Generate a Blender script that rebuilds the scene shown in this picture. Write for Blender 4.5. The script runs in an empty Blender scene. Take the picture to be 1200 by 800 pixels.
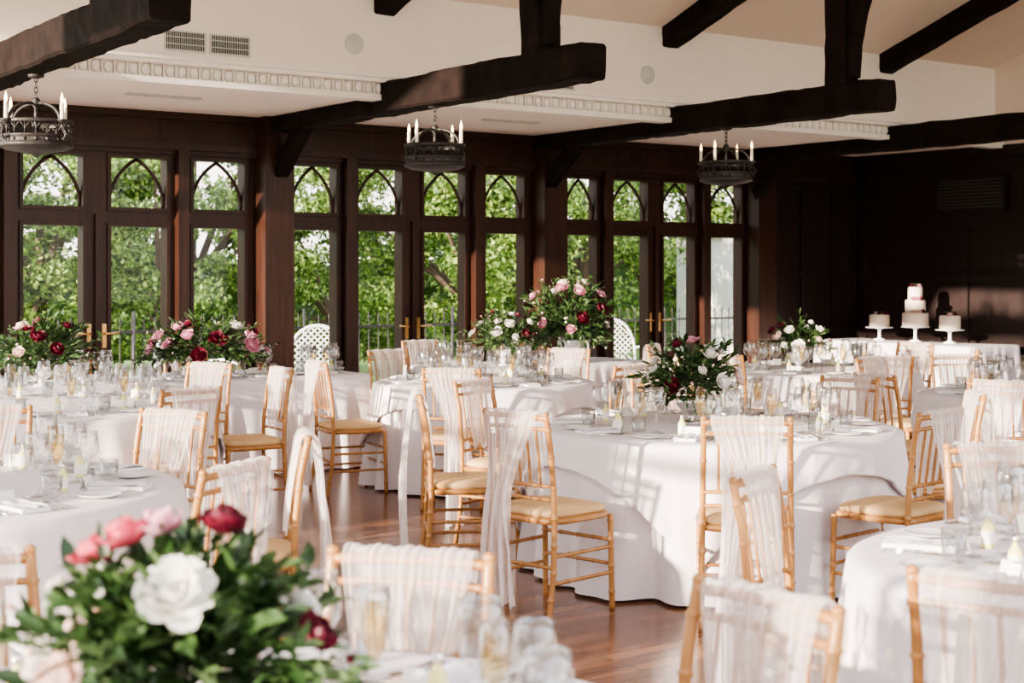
import bpy, math, random
import numpy as np
from mathutils import Vector, Matrix, noise
random.seed(7); np.random.seed(7)
pi=math.pi
S=bpy.context.scene
COL=S.collection
A=math.radians(54.4); CA=math.cos(A); SA=math.sin(A)
def P(r,z): return (CA*z+SA*r, SA*z-CA*r)   # survey axes (right, forward) -> room axes

# ---------------------------------------------------------------- materials
def newmat(name):
    m=bpy.data.materials.new(name); m.use_nodes=True
    nt=m.node_tree
    return m,nt,nt.nodes['Principled BSDF'],nt.nodes['Material Output']
def simple(name,col,rough=.5,metal=0,noise_amt=.08,scale=8,bump=0,bscale=40,spec=None,sheen=0):
    m,nt,b,o=newmat(name)
    tc=nt.nodes.new('ShaderNodeTexCoord'); n=nt.nodes.new('ShaderNodeTexNoise'); n.inputs['Scale'].default_value=scale
    nt.links.new(tc.outputs['Object'],n.inputs['Vector'])
    cr=nt.nodes.new('ShaderNodeValToRGB')
    cr.color_ramp.elements[0].color=[c*(1-noise_amt) for c in col]+[1]
    cr.color_ramp.elements[1].color=[min(1,c*(1+noise_amt)) for c in col]+[1]
    cr.color_ramp.elements[0].position=.3; cr.color_ramp.elements[1].position=.7
    nt.links.new(n.outputs['Fac'],cr.inputs['Fac']); nt.links.new(cr.outputs['Color'],b.inputs['Base Color'])
    b.inputs['Roughness'].default_value=rough; b.inputs['Metallic'].default_value=metal
    if spec is not None: b.inputs['Specular IOR Level'].default_value=spec
    if sheen: b.inputs['Sheen Weight'].default_value=sheen
    if bump:
        n2=nt.nodes.new('ShaderNodeTexNoise'); n2.inputs['Scale'].default_value=bscale
        nt.links.new(tc.outputs['Object'],n2.inputs['Vector'])
        bp=nt.nodes.new('ShaderNodeBump'); bp.inputs['Strength'].default_value=bump; bp.inputs['Distance'].default_value=.02
        nt.links.new(n2.outputs['Fac'],bp.inputs['Height']); nt.links.new(bp.outputs['Normal'],b.inputs['Normal'])
    return m
def wood(name,c1,c2,rough=.4,stretch=(2,30,30),bump=.2,spec=.5):
    m,nt,b,o=newmat(name)
    tc=nt.nodes.new('ShaderNodeTexCoord'); mp=nt.nodes.new('ShaderNodeMapping'); mp.inputs['Scale'].default_value=stretch
    n=nt.nodes.new('ShaderNodeTexNoise'); n.inputs['Scale'].default_value=1; n.inputs['Detail'].default_value=6
    nt.links.new(tc.outputs['Object'],mp.inputs['Vector']); nt.links.new(mp.outputs['Vector'],n.inputs['Vector'])
    cr=nt.nodes.new('ShaderNodeValToRGB'); cr.color_ramp.elements[0].color=(*c1,1); cr.color_ramp.elements[1].color=(*c2,1)
    cr.color_ramp.elements[0].position=.3; cr.color_ramp.elements[1].position=.7
    nt.links.new(n.outputs['Fac'],cr.inputs['Fac']); nt.links.new(cr.outputs['Color'],b.inputs['Base Color'])
    b.inputs['Roughness'].default_value=rough; b.inputs['Specular IOR Level'].default_value=spec
    bp=nt.nodes.new('ShaderNodeBump'); bp.inputs['Strength'].default_value=bump; bp.inputs['Distance'].default_value=.01
    nt.links.new(n.outputs['Fac'],bp.inputs['Height']); nt.links.new(bp.outputs['Normal'],b.inputs['Normal'])
    return m
def leafmat(name,cols,trans=.35,rough=.5):
    m,nt,b,o=newmat(name)
    g=nt.nodes.new('ShaderNodeNewGeometry'); cr=nt.nodes.new('ShaderNodeValToRGB')
    el=cr.color_ramp.elements
    el[0].color=(*cols[0],1); el[1].color=(*cols[-1],1)
    for i,c in enumerate(cols[1:-1]):
        e=el.new((i+1)/(len(cols)-1)); e.color=(*c,1)
    nt.links.new(g.outputs['Random Per Island'],cr.inputs['Fac'])
    nt.links.new(cr.outputs['Color'],b.inputs['Base Color']); b.inputs['Roughness'].default_value=rough
    t=nt.nodes.new('ShaderNodeBsdfTranslucent'); nt.links.new(cr.outputs['Color'],t.inputs['Color'])
    mx=nt.nodes.new('ShaderNodeMixShader'); mx.inputs[0].default_value=trans
    nt.links.new(b.outputs[0],mx.inputs[1]); nt.links.new(t.outputs[0],mx.inputs[2]); nt.links.new(mx.outputs[0],o.inputs[0])
    return m
def fabric(name,col,trans=.2,alpha=0,bump=.15,bscale=12):
    m,nt,b,o=newmat(name)
    b.inputs['Base Color'].default_value=(*col,1); b.inputs['Roughness'].default_value=.85
    b.inputs['Specular IOR Level'].default_value=.15
    tc=nt.nodes.new('ShaderNodeTexCoord'); n2=nt.nodes.new('ShaderNodeTexNoise'); n2.inputs['Scale'].default_value=bscale
    n2.inputs['Detail'].default_value=3
    nt.links.new(tc.outputs['Object'],n2.inputs['Vector'])
    bp=nt.nodes.new('ShaderNodeBump'); bp.inputs['Strength'].default_value=bump; bp.inputs['Distance'].default_value=.03
    nt.links.new(n2.outputs['Fac'],bp.inputs['Height']); nt.links.new(bp.outputs['Normal'],b.inputs['Normal'])
    t=nt.nodes.new('ShaderNodeBsdfTranslucent'); t.inputs['Color'].default_value=(*col,1)
    mx=nt.nodes.new('ShaderNodeMixShader'); mx.inputs[0].default_value=trans
    nt.links.new(b.outputs[0],mx.inputs[1]); nt.links.new(t.outputs[0],mx.inputs[2]); last=mx
    if alpha:
        # sheer chiffon: looking along the weave it closes up, face-on it is see-through
        lw=nt.nodes.new('ShaderNodeLayerWeight'); lw.inputs['Blend'].default_value=.5
        mr=nt.nodes.new('ShaderNodeMapRange'); mr.inputs['To Min'].default_value=alpha; mr.inputs['To Max'].default_value=alpha*.15
        nt.links.new(lw.outputs['Facing'],mr.inputs['Value'])
        tr=nt.nodes.new('ShaderNodeBsdfTransparent'); m2=nt.nodes.new('ShaderNodeMixShader')
        nt.links.new(mr.outputs[0],m2.inputs[0])
        nt.links.new(mx.outputs[0],m2.inputs[1]); nt.links.new(tr.outputs[0],m2.inputs[2]); last=m2
    nt.links.new(last.outputs[0],o.inputs[0])
    return m
def thinglass(name,tint=(1,1,1),base=.05,edge=.55,ior_blend=.35):
    m,nt,b,o=newmat(name); nt.nodes.remove(b)
    tr=nt.nodes.new('ShaderNodeBsdfTransparent'); tr.inputs['Color'].default_value=(*tint,1)
    gl=nt.nodes.new('ShaderNodeBsdfGlossy'); gl.inputs['Roughness'].default_value=.03
    lw=nt.nodes.new('ShaderNodeLayerWeight'); lw.inputs['Blend'].default_value=ior_blend
    mr=nt.nodes.new('ShaderNodeMapRange'); mr.inputs['To Min'].default_value=base; mr.inputs['To Max'].default_value=edge
    nt.links.new(lw.outputs['Facing'],mr.inputs['Value'])
    mx=nt.nodes.new('ShaderNodeMixShader')
    nt.links.new(mr.outputs[0],mx.inputs[0]); nt.links.new(tr.outputs[0],mx.inputs[1]); nt.links.new(gl.outputs[0],mx.inputs[2])
    nt.links.new(mx.outputs[0],o.inputs[0])
    return m

M={}
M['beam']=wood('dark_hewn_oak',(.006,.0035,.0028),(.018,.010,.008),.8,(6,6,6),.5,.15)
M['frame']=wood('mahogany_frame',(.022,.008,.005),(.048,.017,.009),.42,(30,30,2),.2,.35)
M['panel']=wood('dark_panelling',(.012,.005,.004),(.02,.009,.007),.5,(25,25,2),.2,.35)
M['cream']=simple('cream_plaster',(.92,.82,.74),.9,noise_amt=.02,scale=2)
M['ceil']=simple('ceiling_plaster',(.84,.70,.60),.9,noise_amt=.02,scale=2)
M['cornice']=simple('cornice_plaster',(.91,.84,.77),.8,noise_amt=.02)
M['cloth']=fabric('white_tablecloth',(.80,.745,.765),.06,0,.2,7)
M['sash']=fabric('chiffon_sash',(.93,.87,.855),.5,.62,.06,25)
M['chairwood']=wood('chiavari_wood',(.30,.135,.04),(.48,.24,.08),.33,(20,20,4),.05)
M['cushion']=simple('seat_pad',(.60,.40,.20),.8,bump=.1)
M['glass']=thinglass('clear_glass',(1,1,1),.05,.7,.45)
M['pane']=thinglass('window_glass',(1,1,1),.015,.08,.2)
M['champ']=thinglass('champagne',(.97,.84,.55),.06,.4)
M['water']=thinglass('water',(.93,.96,.96),.05,.4)
M['lemon']=simple('limoncello',(.80,.74,.30),.2)
M['silver']=simple('silver',(.75,.73,.7),.2,1)
M['iron']=simple('wrought_iron',(.05,.044,.042),.5,.5,bump=.3)
M['brass']=simple('brass',(.7,.45,.18),.3,1)
M['china']=simple('white_china',(.84,.83,.82),.15)
M['paper']=simple('card_paper',(.85,.83,.79),.8)
M['napkin']=fabric('napkin_linen',(.82,.80,.82),.05,0,.2,40)
M['icing']=simple('buttercream',(.80,.68,.55),.6,bump=.2,bscale=30)
M['candle']=simple('candle_sleeve',(.85,.78,.62),.5)
m,nt,b,o=newmat('candle_bulb'); b.inputs['Emission Color'].default_value=(1,.6,.25,1); b.inputs['Emission Strength'].default_value=10; M['bulb']=m
M['leaf']=leafmat('bouquet_leaf',[(.012,.03,.009),(.028,.065,.018),(.055,.11,.032),(.14,.21,.09)],.25,.4)
M['tree']=leafmat('tree_leaf',[(.02,.045,.01),(.09,.17,.03),(.24,.37,.07),(.52,.62,.20)],.45,.5)
M['bark']=simple('bark',(.09,.06,.04),.9,bump=.5)
M['f_white']=leafmat('petal_white',[(.82,.79,.73),(.88,.86,.81)],.3,.6)
M['f_blush']=leafmat('petal_blush',[(.85,.64,.56),(.90,.74,.67)],.3,.6)
M['f_pink']=leafmat('petal_pink',[(.68,.27,.38),(.82,.46,.55)],.3,.6)
M['f_hot']=leafmat('petal_coral',[(.60,.06,.13),(.78,.17,.22)],.3,.6)
M['f_burg']=leafmat('petal_burgundy',[(.08,.006,.016),(.17,.012,.032)],.2,.5)
M['f_yel']=simple('flower_centre',(.8,.6,.2),.8)
M['grille']=simple('vent_white',(.6,.58,.55),.5)
M['grille_d']=simple('vent_dark',(.03,.028,.026),.6)
M['stone']=simple('terrace_stone',(.45,.42,.38),.9,noise_amt=.15,scale=3)
M['lawn']=simple('lawn',(.14,.24,.05),1,noise_amt=.4,scale=6)
M['render']=simple('pale_render',(.72,.70,.66),.9)
M['slate']=simple('slate_roof',(.12,.12,.13),.7)
M['wicker']=simple('white_metal',(.75,.74,.7),.5)
M['hedged']=simple('hedge_dark',(.05,.09,.02),1,noise_amt=.6,scale=3,bump=1,bscale=6)
# floor planks
m,nt,b,o=newmat('oak_plank_floor'); M['floor']=m
tc=nt.nodes.new('ShaderNodeTexCoord'); br=nt.nodes.new('ShaderNodeTexBrick')
br.inputs['Scale'].default_value=1; br.inputs['Brick Width'].default_value=1.1; br.inputs['Row Height'].default_value=.09
br.inputs['Mortar Size'].default_value=.003; br.inputs['Color1'].default_value=(.13,.06,.034,1); br.inputs['Color2'].default_value=(.25,.12,.065,1)
br.inputs['Mortar'].default_value=(.03,.013,.008,1); br.inputs['Bias'].default_value=0
nt.links.new(tc.outputs['Object'],br.inputs['Vector'])
mp=nt.nodes.new('ShaderNodeMapping'); mp.inputs['Scale'].default_value=(2,30,1); n=nt.nodes.new('ShaderNodeTexNoise'); n.inputs['Detail'].default_value=5
nt.links.new(tc.outputs['Object'],mp.inputs['Vector']); nt.links.new(mp.outputs['Vector'],n.inputs['Vector']); n.inputs['Scale'].default_value=1.5
mxc=nt.nodes.new('ShaderNodeMixRGB'); mxc.blend_type='MULTIPLY'; mxc.inputs[0].default_value=.6
nt.links.new(br.outputs['Color'],mxc.inputs[1]); nt.links.new(n.outputs['Color'],mxc.inputs[2])
hs=nt.nodes.new('ShaderNodeHueSaturation'); hs.inputs['Value'].default_value=1.4; nt.links.new(mxc.outputs[0],hs.inputs['Color'])
nt.links.new(hs.outputs[0],b.inputs['Base Color']); b.inputs['Roughness'].default_value=.2
bp=nt.nodes.new('ShaderNodeBump'); bp.inputs['Strength'].default_value=.15; bp.inputs['Distance'].default_value=.01
nt.links.new(br.outputs['Fac'],bp.inputs['Height']); bp.invert=True; nt.links.new(bp.outputs['Normal'],b.inputs['Normal'])

# ---------------------------------------------------------------- mesh builder
class MB:
    def __init__(s): s.v=[];s.f=[];s.m=[];s.sm=[];s.mats=[]
    def mi(s,k):
        if k not in s.mats: s.mats.append(k)
        return s.mats.index(k)
    def add(s,vs,fs,mat,smooth=True,X=None):
        o=len(s.v); i=s.mi(mat)
        if X is not None: vs=[X@Vector(p) for p in vs]
        s.v.extend([tuple(p) for p in vs])
        for f in fs: s.f.append(tuple(a+o for a in f)); s.m.append(i); s.sm.append(smooth)
    def box(s,x0,x1,y0,y1,z0,z1,mat,X=None):
        vs=[(x,y,z) for z in (z0,z1) for y in (y0,y1) for x in (x0,x1)]
        s.add(vs,[(0,2,3,1),(4,5,7,6),(0,1,5,4),(2,6,7,3),(0,4,6,2),(1,3,7,5)],mat,False,X)
    def lathe(s,prof,mat,n=20,X=None,smooth=True):
        vs=[];fs=[]
        for r,z in prof:
            for i in range(n): a=2*pi*i/n; vs.append((r*math.cos(a),r*math.sin(a),z))
        for j in range(len(prof)-1):
            for i in range(n):
                k=(i+1)%n; fs.append((j*n+i,j*n+k,(j+1)*n+k,(j+1)*n+i))
        s.add(vs,fs,mat,smooth,X)
    def tube(s,pts,rad,mat,n=8,X=None,cap=True):
        pts=[Vector(p) for p in pts]; N=len(pts)
        if not hasattr(rad,'__len__'): rad=[rad]*N
        vs=[];fs=[]; up=None
        for i in range(N):
            d=(pts[min(i+1,N-1)]-pts[max(i-1,0)]).normalized()
            if up is None:
                ref=Vector((0,0,1)) if abs(d.z)<.9 else Vector((0,1,0))
                up=d.cross(ref).normalized()
            up=(up-d*up.dot(d)).normalized(); w=d.cross(up)
            for k in range(n):
                a=2*pi*k/n; vs.append(pts[i]+(up*math.cos(a)+w*math.sin(a))*rad[i])
        for i in range(N-1):
            for k in range(n):
                q=(k+1)%n; fs.append((i*n+k,i*n+q,(i+1)*n+q,(i+1)*n+k))
        if cap: fs.append(tuple(range(n-1,-1,-1))); fs.append(tuple((N-1)*n+k for k in range(n)))
        s.add(vs,fs,mat,True,X)
    def grid(s,pts,nu,nv,mat,X=None,closeu=False):
        fs=[]
        for j in range(nv-1):
            for i in range(nu if closeu else nu-1):
                k=(i+1)%nu; fs.append((j*nu+i,j*nu+k,(j+1)*nu+k,(j+1)*nu+i))
        s.add(pts,fs,mat,True,X)
    def mesh(s,name):
        me=bpy.data.meshes.new(name); me.from_pydata(s.v,[],s.f)
        for k in s.mats: me.materials.append(M[k])
        me.polygons.foreach_set('material_index',s.m); me.polygons.foreach_set('use_smooth',s.sm)
        me.update(); return me
    def obj(s,name,loc=(0,0,0),rz=0,parent=None):
        return put(s.mesh(name),name,loc,rz,parent)
def put(me,name,loc=(0,0,0),rz=0,parent=None,scale=1):
    o=bpy.data.objects.new(name,me); o.location=loc; o.rotation_euler=(0,0,rz)
    if scale!=1: o.scale=(scale,)*3 if not hasattr(scale,'__len__') else scale
    COL.objects.link(o)
    if parent: o.parent=parent
    return o
def T(x,y,z): return Matrix.Translation((x,y,z))

def hewn(mb,p0,p1,w,h,mat='beam',amp=.012,seed=0,segs=26):
    p0=Vector(p0);p1=Vector(p1); d=(p1-p0); L=d.length; d.normalize()
    ref=Vector((0,0,1)) if abs(d.z)<.95 else Vector((0,1,0))
    sx=d.cross(ref).normalized(); sz=sx.cross(d)
    sec=[]
    c=.08
    for (a,b) in [(-1,-1+2*c),(-1,-.3),(-1,.3),(-1,1-2*c),(-1+2*c*h/w*.8,1),(-.3,1),(.3,1),(1-2*c*h/w*.8,1),(1,1-2*c),(1,.3),(1,-.3),(1,-1+2*c),(1-2*c*h/w*.8,-1),(.3,-1),(-.3,-1),(-1+2*c*h/w*.8,-1)]:
        sec.append((a*w/2,b*h/2))
    vs=[];fs=[];n=len(sec)
    for i in range(segs+1):
        c0=p0+d*(L*i/segs)
        for k,(a,b) in enumerate(sec):
            q=c0+sx*a+sz*b
            nn=noise.noise_vector(q*3+Vector((seed,0,0)))*amp+noise.noise_vector(q*14)*amp*.7
            vs.append(q+nn)
    for i in range(segs):
        for k in range(n):
            q=(k+1)%n; fs.append((i*n+k,i*n+q,(i+1)*n+q,(i+1)*n+k))
    fs.append(tuple(range(n))); fs.append(tuple(segs*n+k for k in range(n-1,-1,-1)))
    mb.add(vs,fs,mat,False)

# ---------------------------------------------------------------- room shell
W=12.15; XE=13.7; X0=2.5
mb=MB(); mb.box(-7,XE+.2,-5,12.35,-.1,0,'floor'); mb.obj('floor')
panes=[[(3.16,3.62),(3.874,4.365),(4.605,5.093),(5.34,5.814)],
       [(6.30,6.733),(6.965,7.434),(7.681,8.149),(8.392,8.855)],
       [(9.402,9.78),(10.008,10.474),(10.70,11.14),(11.38,11.845)]]
ZB,ZG,ZA0,ZA1=.28,1.94,2.10,2.52
posts=[3.0,6.06,9.10,12.05]
mb=MB()
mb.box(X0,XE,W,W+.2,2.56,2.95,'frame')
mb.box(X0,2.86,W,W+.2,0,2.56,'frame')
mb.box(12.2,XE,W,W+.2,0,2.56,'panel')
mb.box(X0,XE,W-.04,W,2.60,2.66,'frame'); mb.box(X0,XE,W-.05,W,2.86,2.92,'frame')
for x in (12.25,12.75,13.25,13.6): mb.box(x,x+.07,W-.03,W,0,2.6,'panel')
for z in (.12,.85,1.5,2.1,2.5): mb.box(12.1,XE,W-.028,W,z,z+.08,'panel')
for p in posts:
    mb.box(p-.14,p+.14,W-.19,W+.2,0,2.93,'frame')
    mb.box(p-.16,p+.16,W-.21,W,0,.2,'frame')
mb.obj('wall_north')
for bi,bay in enumerate(panes):
    edges=[posts[bi]+.145]+[e for p in bay for e in p]+[posts[bi+1]-.145]
    for part,(idx) in {'window':(0,3),'door':(1,2)}.items():
        mb=MB()
        for j in idx:
            x0,x1=bay[j]
            le=edges[2*j] if j==0 else (bay[j-1][1]+x0)/2
            re=edges[-1] if j==3 else (x1+bay[j+1][0])/2
            y0,y1=W+.03,W+.15
            mb.box(le,x0,y0,y1,0,2.56,'frame'); mb.box(x1,re,y0,y1,0,2.56,'frame')
            mb.box(x0,x1,y0,y1,ZG,ZA0,'frame'); mb.box(x0,x1,y0,y1,ZA1,2.56,'frame'); mb.box(x0,x1,y0,y1,0,ZB,'frame')
            for (a0,a1,b0,b1) in [(x0-.03,x0,ZB,ZG),(x1,x1+.03,ZB,ZG),(x0-.03,x1+.03,ZG,ZG+.03),(x0-.03,x1+.03,ZB-.03,ZB),
                                  (x0-.03,x0,ZA0,ZA1),(x1,x1+.03,ZA0,ZA1),(x0-.03,x1+.03,ZA1,ZA1+.025),(x0-.03,x1+.03,ZA0-.03,ZA0)]:
                mb.box(a0,a1,y0-.02,y0,b0,b1,'frame')
            mb.box(x0+.05,x1-.05,y0-.012,y0,.06,ZB-.06,'frame')
            w=x1-x0; c=(x0+x1)/2; H=ZA1-ZA0-.01
            for sgn in (-1,1):
                R=(H*H+(w/2)**2)/(w)
                pts=[]
                cx=c+sgn*(w/2-R)
                a1=math.atan2(H,abs(c-cx))
                for k in range(13):
                    a=a1*k/12
                    pts.append((cx+sgn*R*math.cos(a),W+.08,ZA0+R*math.sin(a)))
                mb.tube(pts,.016,'frame',6)
            for (za,zb) in ((ZB,ZG),(ZA0,ZA1)):
                mb.add([(x0,W+.1,za),(x1,W+.1,za),(x1,W+.1,zb),(x0,W+.1,zb)],[(0,1,2,3)],'pane',False)
        for j in (range(2) if part=='window' else range(3)):
            if part=='window':
                x=(bay[0][1]+bay[1][0])/2 if j==0 else (bay[2][1]+bay[3][0])/2
                mb.box(x-.05,x+.05,W-.07,W+.03,0,2.6,'frame')
            elif j==1:
                x=(bay[1][1]+bay[2][0])/2
                mb.box(x-.02,x+.02,W-.01,W+.03,0,ZG+.1,'frame')
        if part=='door':
            x=(bay[1][1]+bay[2][0])/2
            for sgn in (-1,1):
                xx=x+sgn*.065
                mb.box(xx-.018,xx+.018,W+.02,W+.03,.93,1.13,'brass')
                mb.tube([(xx,W+.03,1.05),(xx,W-.03,1.05),(xx+sgn*.03,W-.04,1.05),(xx+sgn*.11,W-.035,1.055)],.009,'brass',8)
        mb.obj(f'{part}_{bi+1}')
mb=MB(); mb.box(12.22,XE,W-.045,W-.0,0,.12,'panel'); mb.obj('baseboard_north')

# east (end) wall
mb=MB()
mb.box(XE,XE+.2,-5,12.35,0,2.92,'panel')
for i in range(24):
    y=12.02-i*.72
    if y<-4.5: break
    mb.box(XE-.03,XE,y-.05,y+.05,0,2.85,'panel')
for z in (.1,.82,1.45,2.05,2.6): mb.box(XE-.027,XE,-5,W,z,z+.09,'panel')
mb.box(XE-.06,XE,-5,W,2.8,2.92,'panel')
mb.obj('wall_east')
mb=MB()
ridgeY=3.6; sl=.35; zr=3.75+(10.2-ridgeY)*sl
mb.add([(XE,10.2,2.92),(XE,-5,2.92),(XE,-5,zr-(ridgeY+5)*sl),(XE,ridgeY,zr),(XE,10.2,3.75)],[(0,1,2,3,4)],'ceil',False)
mb.obj('wall_east_gable')
mb=MB()
Y0=10.05
for k in range(9): mb.box(XE-.08,XE-.055,Y0,Y0+.85,2.26+k*.036,2.28+k*.036,'grille_d')
mb.box(XE-.06,XE-.03,Y0-.03,Y0+.88,2.22,2.6,'panel'); mb.obj('wall_vent_grille')
mb=MB(); mb.box(X0,XE,10.2,W+.2,2.92,3.0,'cream'); mb.obj('ceiling_aisle')
mb=MB(); mb.box(X0,XE,10.2,10.32,3.0,3.8,'cream'); mb.obj('wall_upper_north')
mb=MB()
for (ya,za,yb,zb) in ((10.35,3.75-.0525,ridgeY,zr),(ridgeY,zr,.4,zr-(ridgeY-.4)*sl)):
    mb.add([(-1,ya,za),(XE+.1,ya,za),(XE+.1,yb,zb),(-1,yb,zb),(-1,ya,za+.15),(XE+.1,ya,za+.15),(XE+.1,yb,zb+.15),(-1,yb,zb+.15)],
      [(0,1,2,3),(7,6,5,4),(0,4,5,1),(2,6,7,3),(1,5,6,2),(0,3,7,4)],'ceil',False)
mb.obj('ceiling')
# cornice
mb=MB()
mb.box(X0,XE,10.06,10.2,2.885,2.93,'cornice'); mb.box(X0,XE,10.10,10.2,2.93,3.02,'cornice')
mb.box(X0,XE,10.02,10.2,3.02,3.05,'cornice'); mb.box(X0,XE,9.99,10.2,3.05,3.07,'cornice')
x=X0
while x<XE-.08:
    prof=[(.036*math.sin(t),-.042*math.cos(t)) for t in [pi*k/6 for k in range(7)]]
    mb.lathe([(max(r,.0005),z) for r,z in prof],'cornice',8,T(x+.04,10.095,2.975)@Matrix.Diagonal((1,.6,1,1)))
    mb.box(x+.076,x+.086,10.075,10.1,2.935,3.02,'cornice')
    x+=.09
mb.obj('trim_1')
def vent(x0,x1,z0,z1):
    mb=MB(); mb.box(x0,x1,10.185,10.2,z0,z1,'grille')
    n=int((x1-x0)/.016)
    for i in range(n):
        xx=x0+.012+i*(x1-x0-.024)/n; mb.box(xx,xx+.007,10.18,10.186,z0+.012,z1-.012,'grille_d')
    for k in (1,2): 
        z=z0+(z1-z0)*k/3; mb.box(x0+.01,x1-.01,10.176,10.182,z-.003,z+.003,'grille')
    mb.obj('air_vent')
vent(4.25,4.57,3.14,3.29); vent(4.60,4.92,3.14,3.29); vent(7.65,7.95,3.11,3.2)
for x,z in ((5.80,3.32),(8.78,3.31)):
    mb=MB(); mb.lathe([(.001,.015),(.07,.015),(.078,.012),(.082,0)],'grille',28,T(x,10.2,z)@Matrix.Rotation(pi/2,4,'X')); mb.obj('wall_speaker')
mb=MB(); mb.box(4.3,4.9,11.0,11.08,2.905,2.92,'grille'); mb.obj('slot_diffuser'); 
mb=MB(); mb.box(7.6,8.2,11.0,11.08,2.905,2.92,'grille'); mb.obj('slot_diffuser')

# hammer beams
bx=[3.10,6.08,9.05,11.95]; ends=[7.35,7.6,7.72,5.0]; bz=[2.965,2.915,2.915,2.915]
for i,(x,e) in enumerate(zip(bx,ends)):
    mb=MB()
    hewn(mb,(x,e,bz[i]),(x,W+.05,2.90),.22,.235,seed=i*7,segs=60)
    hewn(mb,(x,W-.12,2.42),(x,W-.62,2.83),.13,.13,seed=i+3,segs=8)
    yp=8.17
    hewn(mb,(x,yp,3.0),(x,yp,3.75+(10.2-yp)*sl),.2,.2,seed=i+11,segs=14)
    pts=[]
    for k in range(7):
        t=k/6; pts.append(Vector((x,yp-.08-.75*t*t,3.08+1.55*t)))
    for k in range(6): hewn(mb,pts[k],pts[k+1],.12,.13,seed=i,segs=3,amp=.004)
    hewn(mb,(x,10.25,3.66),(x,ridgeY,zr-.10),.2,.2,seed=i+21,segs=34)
    mb.obj('hammer_beam_truss')

# chandeliers
def chandelier(x,y):
    mb=MB(); zt=2.79
    for k in range(5):
        c=Vector((0,0,zt-.02-k*.034)); pts=[]
        for q in range(9):
            a=2*pi*q/8; p=Vector((.011*math.cos(a),0,.022*math.sin(a))); 
            if k%2: p=Vector((0,p.x,p.z))
            pts.append(c+p)
        mb.tube(pts,.0035,'iron',5,cap=False)
    mb.lathe([(.001,2.80),(.05,2.80),(.05,2.785),(.02,2.775),(.001,2.775)],'iron',14)
    zc=zt-.17
    mb.lathe([(.001,zc+.04),(.02,zc+.03),(.032,zc),(.012,zc-.03),(.012,zc-.12),(.03,zc-.14),(.012,zc-.17),(.012,2.36),(.03,2.34),(.001,2.32)],'iron',12)
    R=.215
    mb.lathe([(R-.012,2.34),(R+.012,2.34),(R+.014,2.36),(R+.004,2.365),(R+.004,2.40),(R+.012,2.405),(R+.010,2.415),(R-.012,2.415)],'iron',36)
    mb.lathe([(R-.012,2.485),(R+.014,2.485),(R+.016,2.50),(R+.010,2.51),(R-.012,2.51),(R-.012,2.485)],'iron',36)
    mb.lathe([(R,2.345),(.19,2.325),(.10,2.31),(.03,2.295),(.001,2.275)],'iron',28)
    for k in range(20):
        a=2*pi*k/20; b2=2*pi*(k+1)/20; mid=(a+b2)/2
        pa=(R*math.cos(a),R*math.sin(a)); pm=(R*math.cos(mid),R*math.sin(mid)); pb=(R*math.cos(b2),R*math.sin(b2))
        mb.tube([(*pa,2.41),(*pa,2.49)],.005,'iron',5)
        mb.tube([(*pa,2.445),((pa[0]*.4+pm[0]*.6),(pa[1]*.4+pm[1]*.6),2.475),(*pm,2.488)],.004,'iron',5)
        mb.tube([(*pb,2.445),((pb[0]*.4+pm[0]*.6),(pb[1]*.4+pm[1]*.6),2.475),(*pm,2.488)],.004,'iron',5)
        mb.lathe([(.001,.012),(.010,.006),(.014,0)],'iron',6,Matrix.Rotation(a,4,'Z')@T(R+.004,0,2.383)@Matrix.Rotation(pi/2,4,'Y'))
    for k in range(4):
        a=2*pi*k/4+.4; ca,sa=math.cos(a),math.sin(a)
        pts=[]
        for q in range(11):
            t=q/10; rr=R*math.sin(t*pi/2)**.9; pts.append((rr*ca,rr*sa,2.50+(zc-2.50)*math.cos(t*pi/2)))
        mb.tube(pts,.010,'iron',6)
        X=Matrix.Rotation(a,4,'Z')
        mb.tube([(R,0,2.40),(R+.035,0,2.38),(R+.055,0,2.42),(R+.03,0,2.46)],.006,'iron',6,X)
        Y=X@T(R+.02,0,.02)
        mb.lathe([(.004,2.455),(.034,2.475),(.036,2.485),(.012,2.48)],'iron',14,Y)
        mb.lathe([(.013,2.48),(.013,2.585),(.0135,2.588),(.003,2.588)],'candle',12,Y)
        mb.lathe([(.004,2.588),(.010,2.60),(.009,2.62),(.001,2.655)],'bulb',10,Y)
    mb.obj('iron_chandelier',(x,y,0))
for x in bx[:3]: chandelier(x,9.48)
mb=MB(); mb.lathe([(.05,2.92),(.055,2.90),(.03,2.885),(.001,2.88)],'grille',16,T(12.9,10.9,0)); mb.obj('ceiling_downlight')

# unseen west wall, behind camera-left: piers and bars added to shade and dapple sunlight
mb=MB()
for (a,b) in ((-5,-3.2),(-1.6,1.35),(3.2,3.7),(4.75,5.6),(7.6,8.0)): mb.box(-3.2,-3,a,b,0,4.0,'cream')
mb.box(-3.2,-3,-5,8.0,4.0,6.6,'cream')
for y in (1.95,2.6,4.22,6.1,6.6,7.1): mb.box(-3.13,-3.07,y-.035,y+.035,0,4.0,'frame')
for z in (1.1,2.1,3.1): mb.box(-3.13,-3.07,1.35,7.6,z-.035,z+.035,'frame')
mb.obj('sun_shaping_wall_west')

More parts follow.
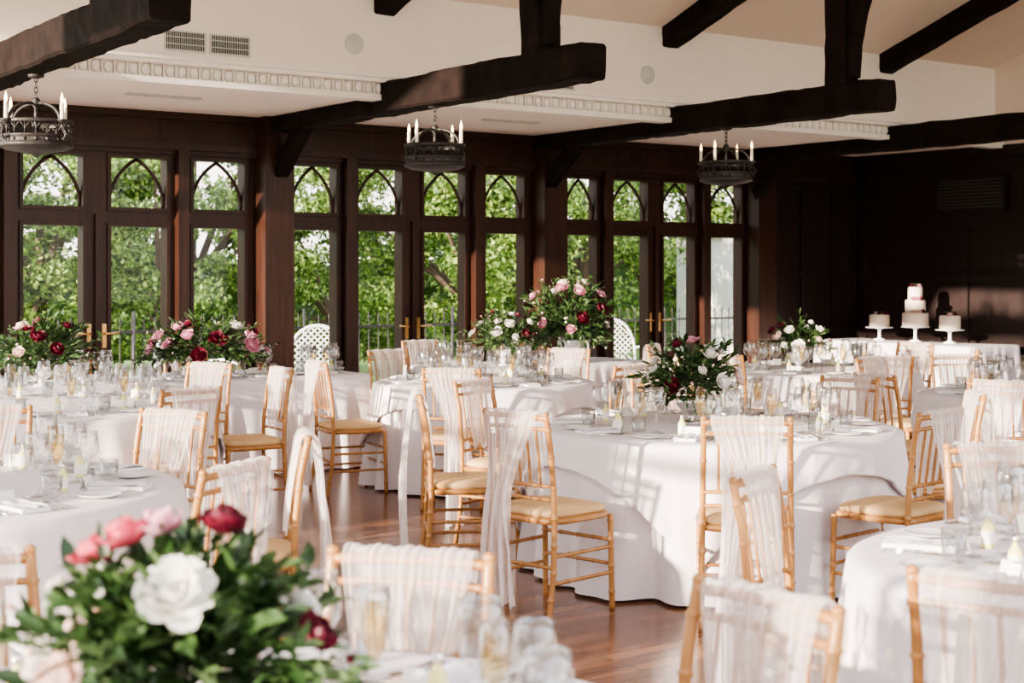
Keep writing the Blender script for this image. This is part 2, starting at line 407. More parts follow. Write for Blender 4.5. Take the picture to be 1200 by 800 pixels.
# ---------------------------------------------------------------- chiavari chair
def bamboo(mb,pts,r=.0125,knots=(),mat='chairwood',n=8,step=.02):
    pts=[Vector(p) for p in pts]; L=[0]
    for a,b in zip(pts,pts[1:]): L.append(L[-1]+(b-a).length)
    tot=L[-1]; q=[];rad=[]
    N=max(2,int(tot/step))
    S_=sorted(set([tot*i/N for i in range(N+1)]+[k+e for k in knots for e in(-.008,0,.008) if 0<k+e<tot]))
    for s in S_:
        for i in range(len(L)-1):
            if s<=L[i+1]+1e-9: break
        t=(s-L[i])/max(1e-9,L[i+1]-L[i]); q.append(pts[i].lerp(pts[i+1],t))
        rad.append(r*(1.35 if any(abs(s-k)<.004 for k in knots) else 1))
    mb.tube(q,rad,mat,n)
def chair_mesh(seed,hem=.06,gz=.56,gw=.065):
    rnd=random.Random(seed); mb=MB()
    for sx in (-1,1):
        pts=[(sx*.195,-.235,0),(sx*.193,-.20,.22),(sx*.19,-.19,.44),(sx*.188,-.195,.6),(sx*.186,-.215,.78),(sx*.184,-.245,.92)]
        bamboo(mb,pts,.0135,(.1,.22,.34,.46,.6,.74,.86))
        mb.lathe([(.013,0),(.016,.006),(.010,.014),(.001,.018)],'chairwood',8,T(sx*.184,-.245,.918))
        bamboo(mb,[(sx*.205,.195,0),(sx*.203,.185,.44)],.0135,(.08,.2,.32,.41))
        for z in (.17,.29): bamboo(mb,[(sx*.195,-.205,z),(sx*.203,.188,z)],.009,(.1,.2,.3),n=6)
    for z in (.21,.32): bamboo(mb,[(-.203,.19,z),(.203,.19,z)],.009,(.1,.2,.3),n=6)
    bamboo(mb,[(-.193,-.205,.24),(.193,-.205,.24)],.009,(.1,.2,.3),n=6)
    def yb(z): return -.195-.05*max(0,(z-.55)/.37)**1.3
    for z,r in ((.905,.0125),(.855,.009),(.60,.009),(.54,.009)):
        bamboo(mb,[(-.185,yb(z),z),(-.09,yb(z)-.008,z+(.004 if z>.8 else 0)),(.09,yb(z)-.008,z+(.004 if z>.8 else 0)),(.185,yb(z),z)],r,(.09,.18,.27),n=7)
    for x in (-.12,-.06,0,.06,.12): bamboo(mb,[(x,yb(.6)-.005,.6),(x,yb(.73)-.005,.73),(x,yb(.855)-.006,.855)],.0065,(.07,.18),n=5)
    def sq(a,b,z,n=40,e=5):
        out=[]
        for i in range(n):
            t=2*pi*i/n; c,s_=math.cos(t),math.sin(t)
            x=a*abs(c)**(2/e)*(1 if c>0 else -1); y=b*abs(s_)**(2/e)*(1 if s_>0 else -1)
            x*=1+.04*y/b
            out.append((x,y-.005,z))
        return out
    rows=[(.001,.001,.425),(.195,.190,.425),(.215,.208,.43),(.218,.21,.445),(.213,.206,.455),(.18,.18,.457)]
    mb.grid([p for a,b,z in rows for p in sq(a,b,z)],40,len(rows),'chairwood',None,True)
    rows=[(.19,.185,.455),(.203,.197,.462),(.205,.2,.475),(.198,.19,.487),(.16,.155,.496),(.08,.08,.50),(.001,.001,.501)]
    mb.grid([p for a,b,z in rows for p in sq(a,b,z)],40,len(rows),'cushion',None,True)
    # sash: front fall, over the top rail, long gathered fall behind
    nu=97; path=[]
    xo=rnd.uniform(-.05,.05); xf=rnd.uniform(-.03,.03)
    for k in range(10):
        t=k/9; z=.56+t*.345; path.append((yb(z)+.022,z,.075+.078*t**.8,.010-.003*t,xf*(1-t),0,t))
    for k in range(1,6):
        a=pi*k/6; path.append((yb(.91)-.008+.030*math.cos(a),.912+.022*math.sin(a),.154,.006,0,1,0))
    N=34
    for k in range(N):
        t=k/(N-1); z=.90-(.90-hem)*t
        if z>gz: u=(.90-z)/(.90-gz); w=.152-(.152-gw)*(u*u*(3-2*u))**.7; xx=xo*u
        else: u=(gz-z)/(gz-hem); w=gw+ (.055)*u**1.2; xx=xo*(1+.6*u)
        y=yb(.9)-.040 - .012*t
        path.append((y-.02*math.sin(pi*t),z,w,.008+.015*min(1,t*2),xx,2,t))
    ph=rnd.uniform(0,6); fr=rnd.choice([19,22,25]); pts=[]
    for j,(y,z,w,a,xx,kind,t) in enumerate(path):
        for i in range(nu):
            u=-1+2*i/(nu-1)
            pl=a*(math.sin(u*fr+ph+1.2*math.sin(z*5+u*2))+.7*math.sin(u*fr*.53+ph*2+z*3))
            hz=.018*math.sin(u*5+ph) if j in(0,len(path)-1) else 0
            if kind==0: yy=y+abs(pl)*.8
            elif kind==1: yy=y
            else: yy=y-abs(pl)*(1-t*.5)-(pl*.5*t)
            zz=z+hz+(abs(pl)*.8 if kind==1 else 0)
            pts.append((xx+w*u+.35*a*math.cos(u*fr*.7+z*5),yy,zz))
    mb.grid(pts,nu,len(path),'sash')
    return mb.mesh('dining_chair')
CH=[chair_mesh(1),chair_mesh(2,.10,.6,.075),chair_mesh(3,.05,.50,.06),chair_mesh(4,.12,.52,.08)]
ci=0
def chair(r,z,tr,tz,jit=0):
    global ci
    x,y=P(r,z); tx,ty=P(tr,tz)
    a=math.atan2(ty-y,tx-x)-pi/2+jit
    put(CH[ci%4],'dining_chair',(x,y,.0),a); ci+=1

# ---------------------------------------------------------------- tables
def foldfn(seed):
    rnd=random.Random(seed); comps=[(rnd.randint(6,9),rnd.uniform(0,6),.45),(rnd.randint(13,17),rnd.uniform(0,6),.6),(rnd.randint(23,29),rnd.uniform(0,6),.4)]
    return lambda th,d: .02+.05*d+ (.068*min(1,d/.7)**1.05)*sum(a*math.sin(n*th+p+.5*math.sin(3*th+p)) for n,p,a in comps)
def round_table(R,seed,over=True,rot=0.):
    mb=MB(); F=foldfn(seed); n=320; H=.75
    def ring(dr,z,d,e=0): return [((R+dr+(F(t,d) if d>0 else 0)+e)*math.cos(t),(R+dr+(F(t,d) if d>0 else 0)+e)*math.sin(t),z) for t in [2*pi*i/n for i in range(n)]]
    rows=[ring(-R+.001,H,0),ring(-R*.5,H,0),ring(-.03,H,0),ring(-.008,H-.003,0)]
    for k in range(0,15):
        d=.012+.723*k/14; rows.append(ring(0,H-d,d))
    mb.grid([p for r in rows for p in r],n,len(rows),'cloth',None,True)
    if over:
        hs=R+.15
        K=16; G=foldfn(seed+77)
        rr=[[],[],[],[]]
        for q,(dr,zz) in enumerate([(-R+.001,H+.004),(-R*.5,H+.004),(-.03,H+.004),(-.004,H+.001)]): rr[q]=[((R+dr)*math.cos(2*pi*i/n),(R+dr)*math.sin(2*pi*i/n),zz) for i in range(n)]
        body=[]
        for k in range(K):
            row=[]
            for i in range(n):
                t=2*pi*i/n; c=max(abs(math.cos(t-rot)),abs(math.sin(t-rot)))
                D=min(hs/c-R,.63)
                d=.012+(D-.012)*k/(K-1)
                fl=max(F(t,d),G(t,d)*1.0)
                rad=R+fl+.008+.026*(k/(K-1))
                row.append((rad*math.cos(t),rad*math.sin(t),H-d))
            body.append(row)
        row=[]
        for i,pp in enumerate(body[-1]):
            t=2*pi*i/n; rad=math.hypot(pp[0],pp[1])-.012; row.append((rad*math.cos(t),rad*math.sin(t),pp[2]-.002))
        body.append(row); K+=1
        mb.grid([p for r in rr+body for p in r],n,4+K,'cloth',None,True)
    mb.lathe([(.001,.0),(.3,.0),(.3,.03),(.05,.06),(.04,.6),(.3,.68),(R-.03,.70),(R-.03,.735),(.001,.735)],'chairwood',24)
    return mb.mesh('round_dining_table')
def rect_table(L,Wd,H,seed):
    mb=MB(); F=foldfn(seed); n=420; e=14
    pts0=[]
    per=2*(L+Wd); 
    for i in range(n):
        s=per*i/n; a,b=L/2,Wd/2
        if s<L: p=(-a+s,-b)
        elif s<L+Wd: p=(a,-b+s-L)
        elif s<2*L+Wd: p=(a-(s-L-Wd),b)
        else: p=(-a,b-(s-2*L-Wd))
        nx=(p[0]/a)**15; ny=(p[1]/b)**15; l=math.hypot(nx,ny); pts0.append((p[0],p[1],nx/l,ny/l,2*pi*i/n*2))
    rows=[]
    rows.append([(x*.001,y*.001,H) for x,y,_,_,_ in pts0]); rows.append([(x*.99,y*.98,H) for x,y,_,_,_ in pts0])
    for k in range(14):
        d=.01+(H-.03)*k/13
        rows.append([(x+nx*F(t,d)*.6,y+ny*F(t,d)*.6,H-d) for x,y,nx,ny,t in pts0])
    mb.grid([p for r in rows for p in r],n,len(rows),'cloth',None,True)
    for sx in(-1,1):
        for sy in(-1,1): mb.box(sx*(L/2-.08)-.02,sx*(L/2-.08)+.02,sy*(Wd/2-.08)-.02,sy*(Wd/2-.08)+.02,0,H-.03,'chairwood')
    return mb.mesh('banquet_table')

# tableware
def mk_wine(big=1.0):
    mb=MB()
    mb.lathe([(.001,.003),(.034,.0015),(.035,.003),(.02,.006),(.005,.012),(.0038,.03),(.0038,.085),(.008,.095),(.026,.108),(.038,.128),(.041,.148),(.038,.175),(.033,.205),(.0325,.205),(.0375,.175),(.0403,.148)],'glass',22,Matrix.Diagonal((big,big,big,1)))
    return mb.mesh('wine_glass')
def mk_flute(full=True):
    mb=MB()
    mb.lathe([(.001,.003),(.032,.0015),(.033,.003),(.018,.006),(.005,.012),(.0038,.03),(.0038,.075),(.008,.085),(.018,.105),(.025,.135),(.027,.165),(.024,.225),(.0235,.225)],'glass',20)
    mb.lathe([(.001,.088),(.007,.09),(.0165,.108),(.0235,.137),(.0255,.165),(.0245,.195),(.001,.195)],'champ',18)
    return mb.mesh('champagne_flute')
def mk_tumbler():
    mb=MB()
    mb.lathe([(.001,.004),(.03,.001),(.032,.004),(.036,.09),(.0345,.09),(.031,.012),(.001,.012)],'glass',20)
    mb.lathe([(.03,.013),(.0335,.06),(.001,.06)],'water',18)
    return mb.mesh('water_tumbler')
def mk_bottle():
    mb=MB()
    mb.lathe([(.001,.0),(.018,.001),(.019,.004),(.019,.06),(.012,.072),(.008,.078),(.008,.09)],'lemon',14)
    mb.lathe([(.0195,.015),(.0197,.016),(.0197,.05),(.0195,.051)],'paper',14)
    mb.lathe([(.0095,.088),(.0098,.089),(.0098,.104),(.001,.105)],'silver',12)
    return mb.mesh('favour_bottle')
def setting(mb,X=Matrix.Identity(4)):
    mb.lathe([(.001,.004),(.05,.004),(.058,.006),(.078,.013),(.080,.015),(.077,.0145),(.058,.009),(.001,.008)],'china',26,X@T(-.2,.16,0))
    vs=[];nu,nv=8,12
    for j in range(nv):
        for i in range(nu):
            u=i/(nu-1)-.5; v=j/(nv-1)
            vs.append((u*.10,.05+v*.20,.016+.006*math.sin(u*12+v*3)+.004*math.sin(v*8)))
    mb.grid(vs,nu,nv,'napkin',X)
    mb.box(-.052,.052,.048,.252,.001,.016,'napkin',X)
    mb.add([(-.04,.262,.001),(.04,.262,.001),(.04,.275,.05),(-.04,.275,.05),(.04,.288,.001),(-.04,.288,.001)],[(0,1,2,3),(3,2,4,5)],'paper',False,X)
    for x,kind in ((-.095,'f'),(-.075,'f'),(.08,'k'),(.10,'k'),(.12,'s')):
        mb.tube([(x,.06,.004),(x,.12,.005),(x,.17,.006)],[.0045,.003,.0025],'silver',6,X)
        if kind=='f':
            mb.box(x-.010,x+.010,.17,.185,.004,.007,'silver',X)
            for q in (-.008,-.0027,.0027,.008): mb.box(x+q-.0015,x+q+.0015,.185,.235,.004,.007,'silver',X)
        elif kind=='k': mb.box(x-.008,x+.008,.17,.27,.0035,.006,'silver',X)
        else: mb.lathe([(.001,.003),(.012,.004),(.016,.007)],'silver',12,X@T(x,.195,0)@Matrix.Diagonal((1,1.5,1,1)))
ME_w=mk_wine(); ME_w2=mk_wine(1.12); ME_f=mk_flute(); ME_t=mk_tumbler(); ME_b=mk_bottle()
_m=MB(); setting(_m); ME_set=_m.mesh('place_setting')
GL=[(ME_w,'wine_glass',.09,.31),(ME_w2,'wine_glass',.18,.37),(ME_f,'champagne_flute',.02,.40),(ME_t,'water_tumbler',.18,.26),(ME_b,'favour_bottle',-.07,.33)]
def append_mesh(mb,me,X,cols):
    vs=[v.co.copy() for v in me.vertices]
    by={}
    for p in me.polygons: by.setdefault(p.material_index,[]).append(tuple(p.vertices))
    for k,fs in by.items():
        key=[kk for kk in M if M[kk]==me.materials[k]][0]
        used=sorted({v for f in fs for v in f}); mp={v:i for i,v in enumerate(used)}
        mb.add([vs[v] for v in used],[tuple(mp[v] for v in f) for f in fs],key,True,X)
_m=MB(); setting(_m)
for me,nm,x,y in GL: append_mesh(_m,me,T(x,y,0),None)
append_mesh(_m,ME_w,T(-.04,.44,0),None)
ME_full=_m.mesh('place_setting')
def dress(cx,cy,R,n,a0,detail):
    for i in range(n):
        a=a0+2*pi*i/n
        ex,ey=cx+(R-.02)*math.cos(a),cy+(R-.02)*math.sin(a); rz=a+pi/2
        X=T(ex,ey,.756)@Matrix.Rotation(rz,4,'Z')
        if detail:
            put(ME_set,'place_setting',(ex,ey,.7555),rz)
            for me,nm,x,y in GL:
                q=X@Vector((x+random.uniform(-.008,.008),y+random.uniform(-.01,.01),0)); put(me,nm,(q.x,q.y,.7555),rz)
        else: put(ME_full,'place_setting',(ex,ey,.7555),rz)

# ---------------------------------------------------------------- flowers
def petal(mb,X,L,w,p0,p1,mat,nu=5,nv=5):
    pts=[];y=z=0;rows=[]
    for j in range(nv):
        t=j/(nv-1); ph=p0+(p1-p0)*t
        if j: y+=math.sin(ph)*L/(nv-1); z+=math.cos(ph)*L/(nv-1)
        ww=w*(.25+.75*math.sin(pi*(.08+.72*t))) *(1 if t<.9 else .8)
        for i in range(nu):
            u=-1+2*i/(nu-1); k=abs(u)**2*.35*w
            pts.append((u*ww,y-k*math.cos(ph)*.9,z+k*math.sin(ph)*.5+random.uniform(-1,1)*.045*L))
    mb.grid(pts,nu,nv,mat,X)
def bloom(mb,X,R,mat,kind='peony'):
    d=math.radians
    if kind=='peony': rings=[(4,.55,.38,5,-50),(6,.75,.45,30,-45),(8,.95,.5,52,-25),(9,1.1,.52,75,0),(9,1.2,.55,95,35)]
    elif kind=='bud': rings=[(4,.9,.5,15,-45),(5,1.0,.6,35,-55),(6,1.05,.62,50,-60)]
    else: rings=[(7,.6,.3,40,10),(8,.9,.38,65,35),(9,1.15,.42,84,65)]
    for n,l,w,a,b in rings:
        o=random.uniform(0,6)
        for i in range(n):
            petal(mb,X@Matrix.Rotation(o+2*pi*i/n+random.uniform(-.12,.12),4,'Z'),l*R*random.uniform(.88,1.1),w*R,d(a+random.uniform(-8,8)),d(b+random.uniform(-14,14)),mat)
    if kind=='daisy': mb.lathe([(.18*R,0),(.16*R,.15*R),(.001,.2*R)],'f_yel',8,X)
def leaf(mb,X,L,w,mat='leaf',bend=.3):
    pts=[(0,0,0),(-w*.8,L*.35,w*.25),(0,L*.35,-bend*L*.05),(w*.8,L*.35,w*.25),(-w*.65,L*.7,w*.2-bend*L*.2),(0,L*.7,-bend*L*.25),(w*.65,L*.7,w*.2-bend*L*.2),(0,L,-bend*L*.55)]
    mb.add(pts,[(0,2,1),(0,3,2),(1,2,5,4),(2,3,6,5),(4,5,7),(5,6,7)],mat,True,X)
def orient(p,d,spin=0):
    q=Vector(d).to_track_quat('Z','Y').to_matrix().to_4x4()
    return Matrix.Translation(p)@q@Matrix.Rotation(spin,4,'Z')
def arrangement(x,y,z0,R,Hh,palette,vase='bowl',nb=14,nl=60,seed=1,br=.05,name='flower_arrangement',parts=None,lf=1.0,smax=1.3):
    random.seed(seed); mb=MB()
    if vase=='bowl':
        vh=.13; mb.lathe([(.001,0),(.05,0),(.052,.008),(.02,.02),(.018,.035),(.06,.06),(.085,.09),(.09,vh),(.086,vh),(.07,.08)],'china',24)
    elif vase=='silver':
        vh=.14; mb.lathe([(.001,0),(.055,0),(.055,.01),(.018,.025),(.018,.05),(.06,.075),(.08,.10),(.088,vh),(.084,vh),(.07,.1)],'silver',24)
    else:
        vh=.20; mb.lathe([(.001,0),(.07,0),(.07,.012),(.025,.03),(.025,.07),(.08,.11),(.10,.15),(.11,vh),(.105,vh),(.09,.15)],'china',24)
    c=Vector((0,0,vh+Hh*.22))
    def dome(el_min=-.25):
        a=random.uniform(0,2*pi); e=math.asin(random.uniform(el_min,1))
        d=Vector((math.cos(a)*math.cos(e),math.sin(a)*math.cos(e),math.sin(e)))
        return d, c+Vector((d.x*R,d.y*R,d.z*Hh*.78))
    for i in range(nl):
        d,p=dome(-.35); s=random.uniform(.72,smax); end=c+(p-c)*s+Vector((0,0,-.02*random.random()))
        if d.z>.55 and s>1.05 and parts is not None: end=c+(p-c)*random.uniform(.85,1.05)
        st=c+(p-c)*.1; mid=st.lerp(end,.55)+Vector((random.uniform(-1,1),random.uniform(-1,1),random.uniform(0,1)))*R*.12
        path=[]
        for k in range(6):
            t=k/5; path.append(st*(1-t)**2+mid*2*t*(1-t)+end*t*t)
        mb.tube(path,.0018,'leaf',4,cap=False)
        n=random.randint(7,12); L=random.choice([.025,.035,.05,.065])*lf; wr=random.uniform(.14,.32)
        for k in range(n):
            t=.3+.7*k/(n-1); q=st*(1-t)**2+mid*2*t*(1-t)+end*t*t
            dirv=(end-st).normalized()+Vector((random.uniform(-1,1),random.uniform(-1,1),random.uniform(-.6,.9)))*.9
            X=Matrix.Translation(q)@dirv.to_track_quat('Y','Z').to_matrix().to_4x4()@Matrix.Rotation(random.uniform(-.9,.9),4,'Y')
            leaf(mb,X,L*random.uniform(.8,1.2),L*wr,bend=random.uniform(0,.6))
        if random.random()<.22:
            bloom(mb,orient(end,(end-st).normalized()),.012*lf,random.choice(['f_white','f_blush','f_burg']),'bud')
    used=[]
    if parts is None:
        parts=[]
        tries=0
        while len(parts)<nb and tries<900:
            tries+=1
            d,p=dome(-.05)
            if all((d-q).length>.40 for q in used):
                used.append(d); parts.append((d,random.choice(palette),random.uniform(.6,1.25),random.uniform(.92,1.14)))
    for d,mat,s,o in parts:
        d=Vector(d).normalized(); p=c+Vector((d.x*R,d.y*R,d.z*Hh*.78))*o
        bloom(mb,orient(p-d*br*.5*s,(d+Vector((0,0,.35))).normalized(),random.uniform(0,6)),br*s,mat,'peony' if random.random()<.82 else 'daisy')
    mb.obj(name,(x,y,z0))

# ---------------------------------------------------------------- place tables (right, forward, radius)
tabs=[('T1',1.066,7.93,.93,1),('T2',-.2,11.2,.8,0),('T3',-2.77,9.15,.93,0),('T4',-2.2,5.6,.93,1),('T5',-.51,2.3,.93,1),
      ('T6',1.89,4.1,.93,1),('T7',3.67,10.0,.93,0),('T8',2.5,12.6,.85,0)]
for i,(nm,r,z,R,det) in enumerate(tabs):
    x,y=P(r,z); put(round_table(R,i*3+1,True,rot=A+pi-pi/4-.22+i*.35),'round_dining_table',(x,y,0))
    dress(x,y,R,9 if R>.9 else 8,.3+i*.37,det)
put(rect_table(3.9,.8,.75,50),'banquet_table',(4.15,10.85,0)); put(rect_table(2.2,.8,.75,51),'banquet_table',(8.0,10.85,0))
for x in (2.7,3.35,4.0,4.65,5.3,5.9): put(ME_full,'place_setting',(x,11.2,.7515),pi); put(ME_full,'place_setting',(x-.1,10.5,.7515),0)
for x in (7.2,7.85,8.5): put(ME_full,'place_setting',(x,11.2,.7515),pi)
put(rect_table(2.15,.75,.8,52),'cake_table',(13.15,10.85,0),pi/2)
def cake(x,y,tiers,sh,seed):
    random.seed(seed); mb=MB()
    mb.lathe([(.001,0),(.07,0),(.072,.01),(.02,.03),(.016,sh*.5),(.02,sh-.03),(.05,sh-.015),(.15,sh-.01),(.155,sh),(.001,sh)],'china',28)
    z=sh
    for r,h in tiers:
        mb.lathe([(r,z),(r+.001,z+.01),(r,z+h-.012),(r-.006,z+h-.003),(r-.02,z+h),(.001,z+h)],'icing',32,T(0,0,0)); z+=h
    tt=z
    for k in range(4 if len(tiers)==1 else 6):
        a=random.uniform(0,6); r=tiers[-1][0]*.5
        bloom(mb,orient((r*math.cos(a),r*math.sin(a),tt),(.4*math.cos(a),.4*math.sin(a),1)),.032,random.choice(['f_burg','f_blush','f_burg','f_pink']))
    for k in range(12):
        a=random.uniform(0,6); leaf(mb,T(0,0,tt+.01)@Matrix.Rotation(a,4,'Z')@Matrix.Rotation(.5,4,'X'),.09,.02)
    if len(tiers)>1:
        zz=sh
        for r,h in tiers[:-1]:
            zz+=h; 
            for a in (-2.9,-2.6,-2.3,-2.0): bloom(mb,orient(((r-.01)*math.cos(a+.2),(r-.01)*math.sin(a+.2),zz+.01),(math.cos(a),math.sin(a),.8)),.026,random.choice(['f_pink','f_blush','f_burg']))
    mb.obj('wedding_cake',(x,y,.801))
cake(13.15,10.82,[(.14,.15),(.108,.14),(.078,.14)],.17,3)
cake(13.15,11.32,[(.11,.14)],.15,5)
cake(13.15,10.36,[(.11,.15)],.15,6)

# chairs
for c in [(.18,6.98,1.066,7.93,.0),(1.04,6.74,1.066,7.93,-.1),(1.76,6.98,1.066,7.93,.15),(2.16,7.85,1.066,7.93,0),(-.24,7.86,1.066,7.93,.05),(-.02,8.62,1.066,7.93,0),(1.86,8.85,1.066,7.93,0),(.95,9.15,1.066,7.93,0),
          (-1.15,10.75,-.2,11.2,0),(-.36,10.05,-.2,11.2,0),(.62,10.35,-.2,11.2,.1),(-.85,12.0,-.2,11.2,0),(.35,12.2,-.2,11.2,0),(.98,11.3,-.2,11.2,0),
          (-1.9,8.3,-2.77,9.15,0),(-1.72,9.75,-2.77,9.15,0),(-2.2,10.2,-2.77,9.15,0),(-3.1,8.0,-2.77,9.15,0),
          (-1.12,5.0,-2.2,5.6,.1),(-1.05,5.85,-2.2,5.6,0),(-1.65,6.62,-2.2,5.6,0),(-2.4,6.8,-2.2,5.6,0),
          (-.29,3.14,-.51,2.3,0),(.30,2.80,-.51,2.3,.1),(-1.1,3.12,-.51,2.3,0),
          (.97,4.60,1.89,4.1,0),(1.78,5.24,1.89,4.1,0),(1.14,3.28,1.89,4.1,.1),(2.5,5.1,1.89,4.1,0),
          (2.45,9.4,3.67,10,0),(2.8,10.9,3.67,10,0),(2.95,8.9,3.67,10,0),(3.4,11.2,3.67,10,0),
          (1.75,11.7,2.5,12.6,0),(2.75,11.45,2.5,12.6,0),(3.4,13.3,2.5,12.6,0),(3.55,12.4,2.5,12.6,0),(1.45,13.0,2.5,12.6,0)]:
    chair(*c)
for x in (3.0,4.1,5.1): put(CH[ci%4],'dining_chair',(x,11.55,0),pi); ci+=1
for x in (7.4,8.5): put(CH[ci%4],'dining_chair',(x,11.55,0),pi); ci+=1

# carafes
def mk_carafe():
    mb=MB()
    mb.lathe([(.001,.004),(.055,.001),(.062,.006),(.085,.06),(.082,.10),(.05,.16),(.036,.20),(.042,.25),(.048,.265),(.046,.265)],'glass',26)
    mb.lathe([(.055,.008),(.081,.06),(.077,.10),(.06,.135),(.001,.135)],'water',24)
    return mb.mesh('water_carafe')
MC=mk_carafe()
for r,z in ((1.10,7.66),(-2.55,8.95),(.1,11.0),(-2.0,5.4),(1.7,4.4),(3.4,9.9),(2.8,12.4)):
    x,y=P(r,z); put(MC,'water_carafe',(x,y,.7555))

# arrangements
pal=['f_white','f_white','f_blush','f_pink','f_burg']
x,y=P(.95,8.0); arrangement(x,y,.7555,.24,.31,['f_white','f_blush','f_white','f_white','f_burg','f_pink'],'silver',18,130,21,.04)
x,y=P(2.4,12.65); arrangement(x,y,.7555,.24,.28,['f_white','f_white','f_white','f_blush','f_burg'],'bowl',15,90,12,.046)
arrangement(7.57,10.7,.7515,.29,.32,['f_burg','f_white','f_pink','f_blush','f_white'],'bowl',12,120,13,.042)
arrangement(8.25,10.65,.7515,.36,.52,['f_pink','f_white','f_blush','f_pink','f_burg','f_burg'],'urn',20,220,14,.062,lf=1.35)
arrangement(4.75,10.6,.7515,.42,.32,['f_pink','f_white','f_pink','f_burg','f_burg'],'bowl',19,160,15,.062,lf=1.2)
arrangement(3.5,10.6,.7515,.38,.34,['f_burg','f_blush','f_burg','f_burg'],'bowl',13,160,16,.05,lf=1.2)
def D(r,f,u): x,y=P(r,f); return (x,y,u)
fp=[(D(.10,-.75,.70),'f_white',1.05,1.06),(D(-.52,-.75,.12),'f_blush',.85,1.08),(D(.85,-.3,.30),'f_burg',.68,1.08),(D(.28,-.1,.97),'f_burg',.72,1.12),
    (D(-.34,-.15,.90),'f_hot',.8,1.08),(D(-.52,-.1,.78),'f_hot',.7,1.05),(D(-.12,-.1,.97),'f_pink',.68,1.08),(D(.30,-.9,-.32),'f_blush',.7,1.06),(D(-.85,-.5,.2),'f_white',.6,1.0),
    (D(-.95,-.3,-.1),'f_blush',.6,1.0),(D(.75,.6,.3),'f_white',.7,1),(D(-.4,.8,.4),'f_blush',.7,1),(D(-.85,.4,.4),'f_white',.6,1),(D(-.25,-1,-.25),'f_white',.45,1.04),
    (D(-.8,-.1,.6),'f_white',.35,1.08)]
x,y=P(-.49,2.25); arrangement(x,y,.7555,.22,.275,pal,'silver',14,210,17,.055,parts=fp,smax=1.3)
random.seed(5)

# ---------------------------------------------------------------- outside
mb=MB(); mb.box(-20,34,12.36,15.5,-.12,-.04,'stone'); mb.obj('terrace_paving')
mb=MB(); mb.box(-60,80,-60,60,-.3,-.14,'lawn'); mb.obj('lawn_ground')
mb=MB()
yf=15.2; 
for z in (.12,.92): mb.box(0,26,yf-.012,yf+.012,z,z+.03,'iron')
x=0
while x<26:
    mb.tube([(x,yf,-.04),(x,yf,1.02)],.007,'iron',5); mb.lathe([(.007,1.02),(.014,1.045),(.001,1.10)],'iron',5,T(x,yf,0)); x+=.13
for x in range(0,27,2): mb.tube([(x,yf,-.04),(x,yf,1.15)],.02,'iron',6)
mb.obj('railing_fence')
def tree_mesh(seed,nl,rx,rz,zc):
    rs=np.random.RandomState(seed); ncl=28
    cc=rs.normal(size=(ncl,3)); cc/=np.linalg.norm(cc,axis=1)[:,None]; cc*=rs.uniform(.3,1,(ncl,1))**.5
    cc*=np.array([rx,rx*.8,rz])*.9; cc[:,2]+=zc; cr=rs.uniform(.2,.50,ncl)
    k=rs.randint(0,ncl,nl); d=rs.normal(size=(nl,3)); d/=np.linalg.norm(d,axis=1)[:,None]
    p=cc[k]+d*cr[k][:,None]*rs.uniform(.4,1.3,(nl,1))*np.array([1.2,1.2,.75])
    nrm=d+rs.normal(size=(nl,3))*.7; nrm/=np.linalg.norm(nrm,axis=1)[:,None]
    t=np.cross(nrm,rs.normal(size=(nl,3))); t/=np.linalg.norm(t,axis=1)[:,None]; b=np.cross(nrm,t)
    L=rs.uniform(.03,.06,(nl,1)); w=L*.55
    v=np.stack([p-t*L,p+b*w,p+t*L,p-b*w],1).reshape(-1,3)
    me=bpy.data.meshes.new('garden_tree')
    mb=MB(); 
    mb.tube([(0,0,-.3),(.05,0,zc*.5),(0,.05,zc)],[.12,.09,.05],'bark',8)
    for q in range(10): mb.tube([(0,0,zc*.5),tuple(cc[q]*.5+np.array([0,0,zc*.3])),tuple(cc[q])],[.06,.04,.015],'bark',5)
    o=len(mb.v); vs=mb.v+[tuple(a) for a in v]; fs=mb.f+[(o+4*i,o+4*i+1,o+4*i+2,o+4*i+3) for i in range(nl)]
    me.from_pydata(vs,[],fs); me.materials.append(M['bark']); me.materials.append(M['tree'])
    me.polygons.foreach_set('material_index',[0]*len(mb.f)+[1]*nl); me.update(); return me
TM=[tree_mesh(1,22000,1.9,2.0,2.2),tree_mesh(2,22000,1.7,2.2,2.3)]
rs=random.Random(9)
for i in range(6): put(TM[i%2],'garden_tree',(3+i*2.35+rs.uniform(-.4,.4),18.4+rs.uniform(-.5,.8),-.1),rs.uniform(0,6),None,rs.uniform(.75,1.0))
for i in range(8): put(TM[(i+1)%2],'garden_tree',(4.5+i*2.9+rs.uniform(-.4,.4),22.6+rs.uniform(-.6,.8),-.1),rs.uniform(0,6),None,rs.uniform(1.05,1.3))
mb=MB(); pts=[]; nu,nv=120,13
for j in range(nv):
    for i in range(nu):
        q=Vector((0+i*.32,26,-.3+j*.2)); pts.append(q+noise.noise_vector(q*.9)*.8)
mb.grid(pts,nu,nv,'hedged'); mb.obj('hedge')
mb=MB(); mb.box(17.0,20.3,16.0,19.0,-.1,2.15,'render'); mb.box(16.9,20.4,15.9,19.1,2.15,2.3,'slate')
mb.box(16.98,17.0,16.7,17.4,.5,1.8,'grille_d'); mb.box(17.6,18.4,15.98,16.0,.0,1.9,'grille_d'); mb.obj('garden_building')
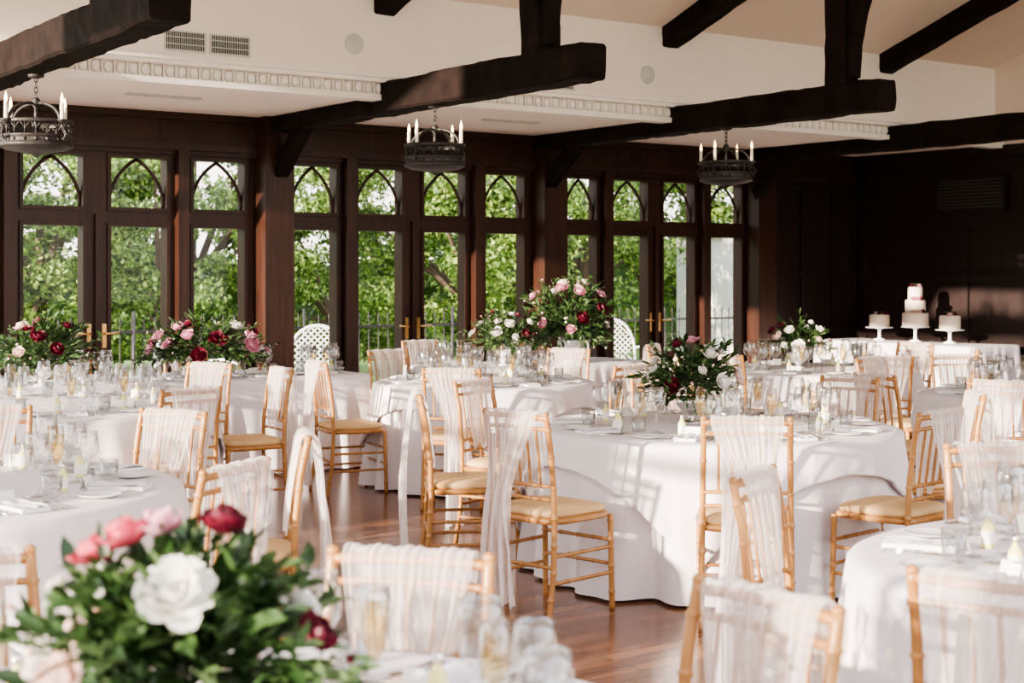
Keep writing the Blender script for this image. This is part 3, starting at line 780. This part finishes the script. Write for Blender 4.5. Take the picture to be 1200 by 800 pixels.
def garden_chair():
    mb=MB()
    for sx in(-1,1):
        mb.tube([(sx*.26,.25,0),(sx*.27,.24,.42)],.014,'wicker',6); mb.tube([(sx*.24,-.26,0),(sx*.25,-.22,.42)],.014,'wicker',6)
        mb.tube([(sx*.27,.24,.42),(sx*.30,.22,.62),(sx*.30,0,.66),(sx*.27,-.2,.64)],.014,'wicker',6)
    pts=[]
    for k in range(17):
        a=pi*k/16; pts.append((.28*math.cos(a),-.24-.06*math.sin(a),.45+.5*math.sin(a)**.6))
    mb.tube(pts,.016,'wicker',6)
    for k in range(-5,6):
        for s in(-1,1):
            line=[]
            for q in range(12):
                z=.44+q*.045; x=k*.06+s*(q*.045-.25)
                zt=.45+.5*max(0,1-(x/.28)**2)**.3 if abs(x)<.28 else 0
                if z<zt: line.append((x,-.25-.05*(1-(x/.28)**2),z))
            if len(line)>1: mb.tube(line,.008,'wicker',5)
    mb.lathe([(.001,.42),(.26,.42),(.27,.435),(.26,.45),(.001,.46)],'wicker',24)
    return mb.mesh('garden_chair')
GC=garden_chair()
for x,y,a in ((7.35,13.7,2.6),(6.15,13.9,3.4),(11.4,13.7,2.9),(10.6,14.1,3.3)): put(GC,'garden_chair',(x,y,-.04),a,None,1.1)

# ---------------------------------------------------------------- light
w=bpy.data.worlds.new('World'); S.world=w; w.use_nodes=True; nt=w.node_tree; bg=nt.nodes['Background']
tc=nt.nodes.new('ShaderNodeTexCoord'); sx=nt.nodes.new('ShaderNodeSeparateXYZ'); cr=nt.nodes.new('ShaderNodeValToRGB')
nt.links.new(tc.outputs['Generated'],sx.inputs[0]); nt.links.new(sx.outputs['Z'],cr.inputs['Fac'])
cr.color_ramp.elements[0].color=(1,.92,.86,1); cr.color_ramp.elements[1].color=(.78,.85,1,1); cr.color_ramp.elements[1].position=.8
nt.links.new(cr.outputs['Color'],bg.inputs['Color']); bg.inputs['Strength'].default_value=4.3
sun=bpy.data.lights.new('sun','SUN'); sun.energy=21; sun.angle=math.radians(.8); sun.color=(1,.86,.71)
so=bpy.data.objects.new('sun',sun); COL.objects.link(so)
el=math.radians(10.5); az=math.radians(6)
dv=Vector((math.cos(az)*math.cos(el),math.sin(az)*math.cos(el),-math.sin(el)))
so.rotation_euler=dv.to_track_quat('-Z','Y').to_euler(); so.location=(-10,0,6)
try: S.view_settings.look='AgX - Medium High Contrast'
except Exception as e: print(e)

# ---------------------------------------------------------------- camera
cam=bpy.data.cameras.new('camera'); co=bpy.data.objects.new('camera',cam); COL.objects.link(co)
co.location=(0,0,1.55); co.rotation_euler=(pi/2,0,A-pi/2)
cam.sensor_width=36; cam.lens=1770/1200*36; cam.shift_y=-80/1200
cam.dof.use_dof=True; cam.dof.focus_distance=8.3; cam.dof.aperture_fstop=4
cam.clip_start=.05; cam.clip_end=200
S.camera=co
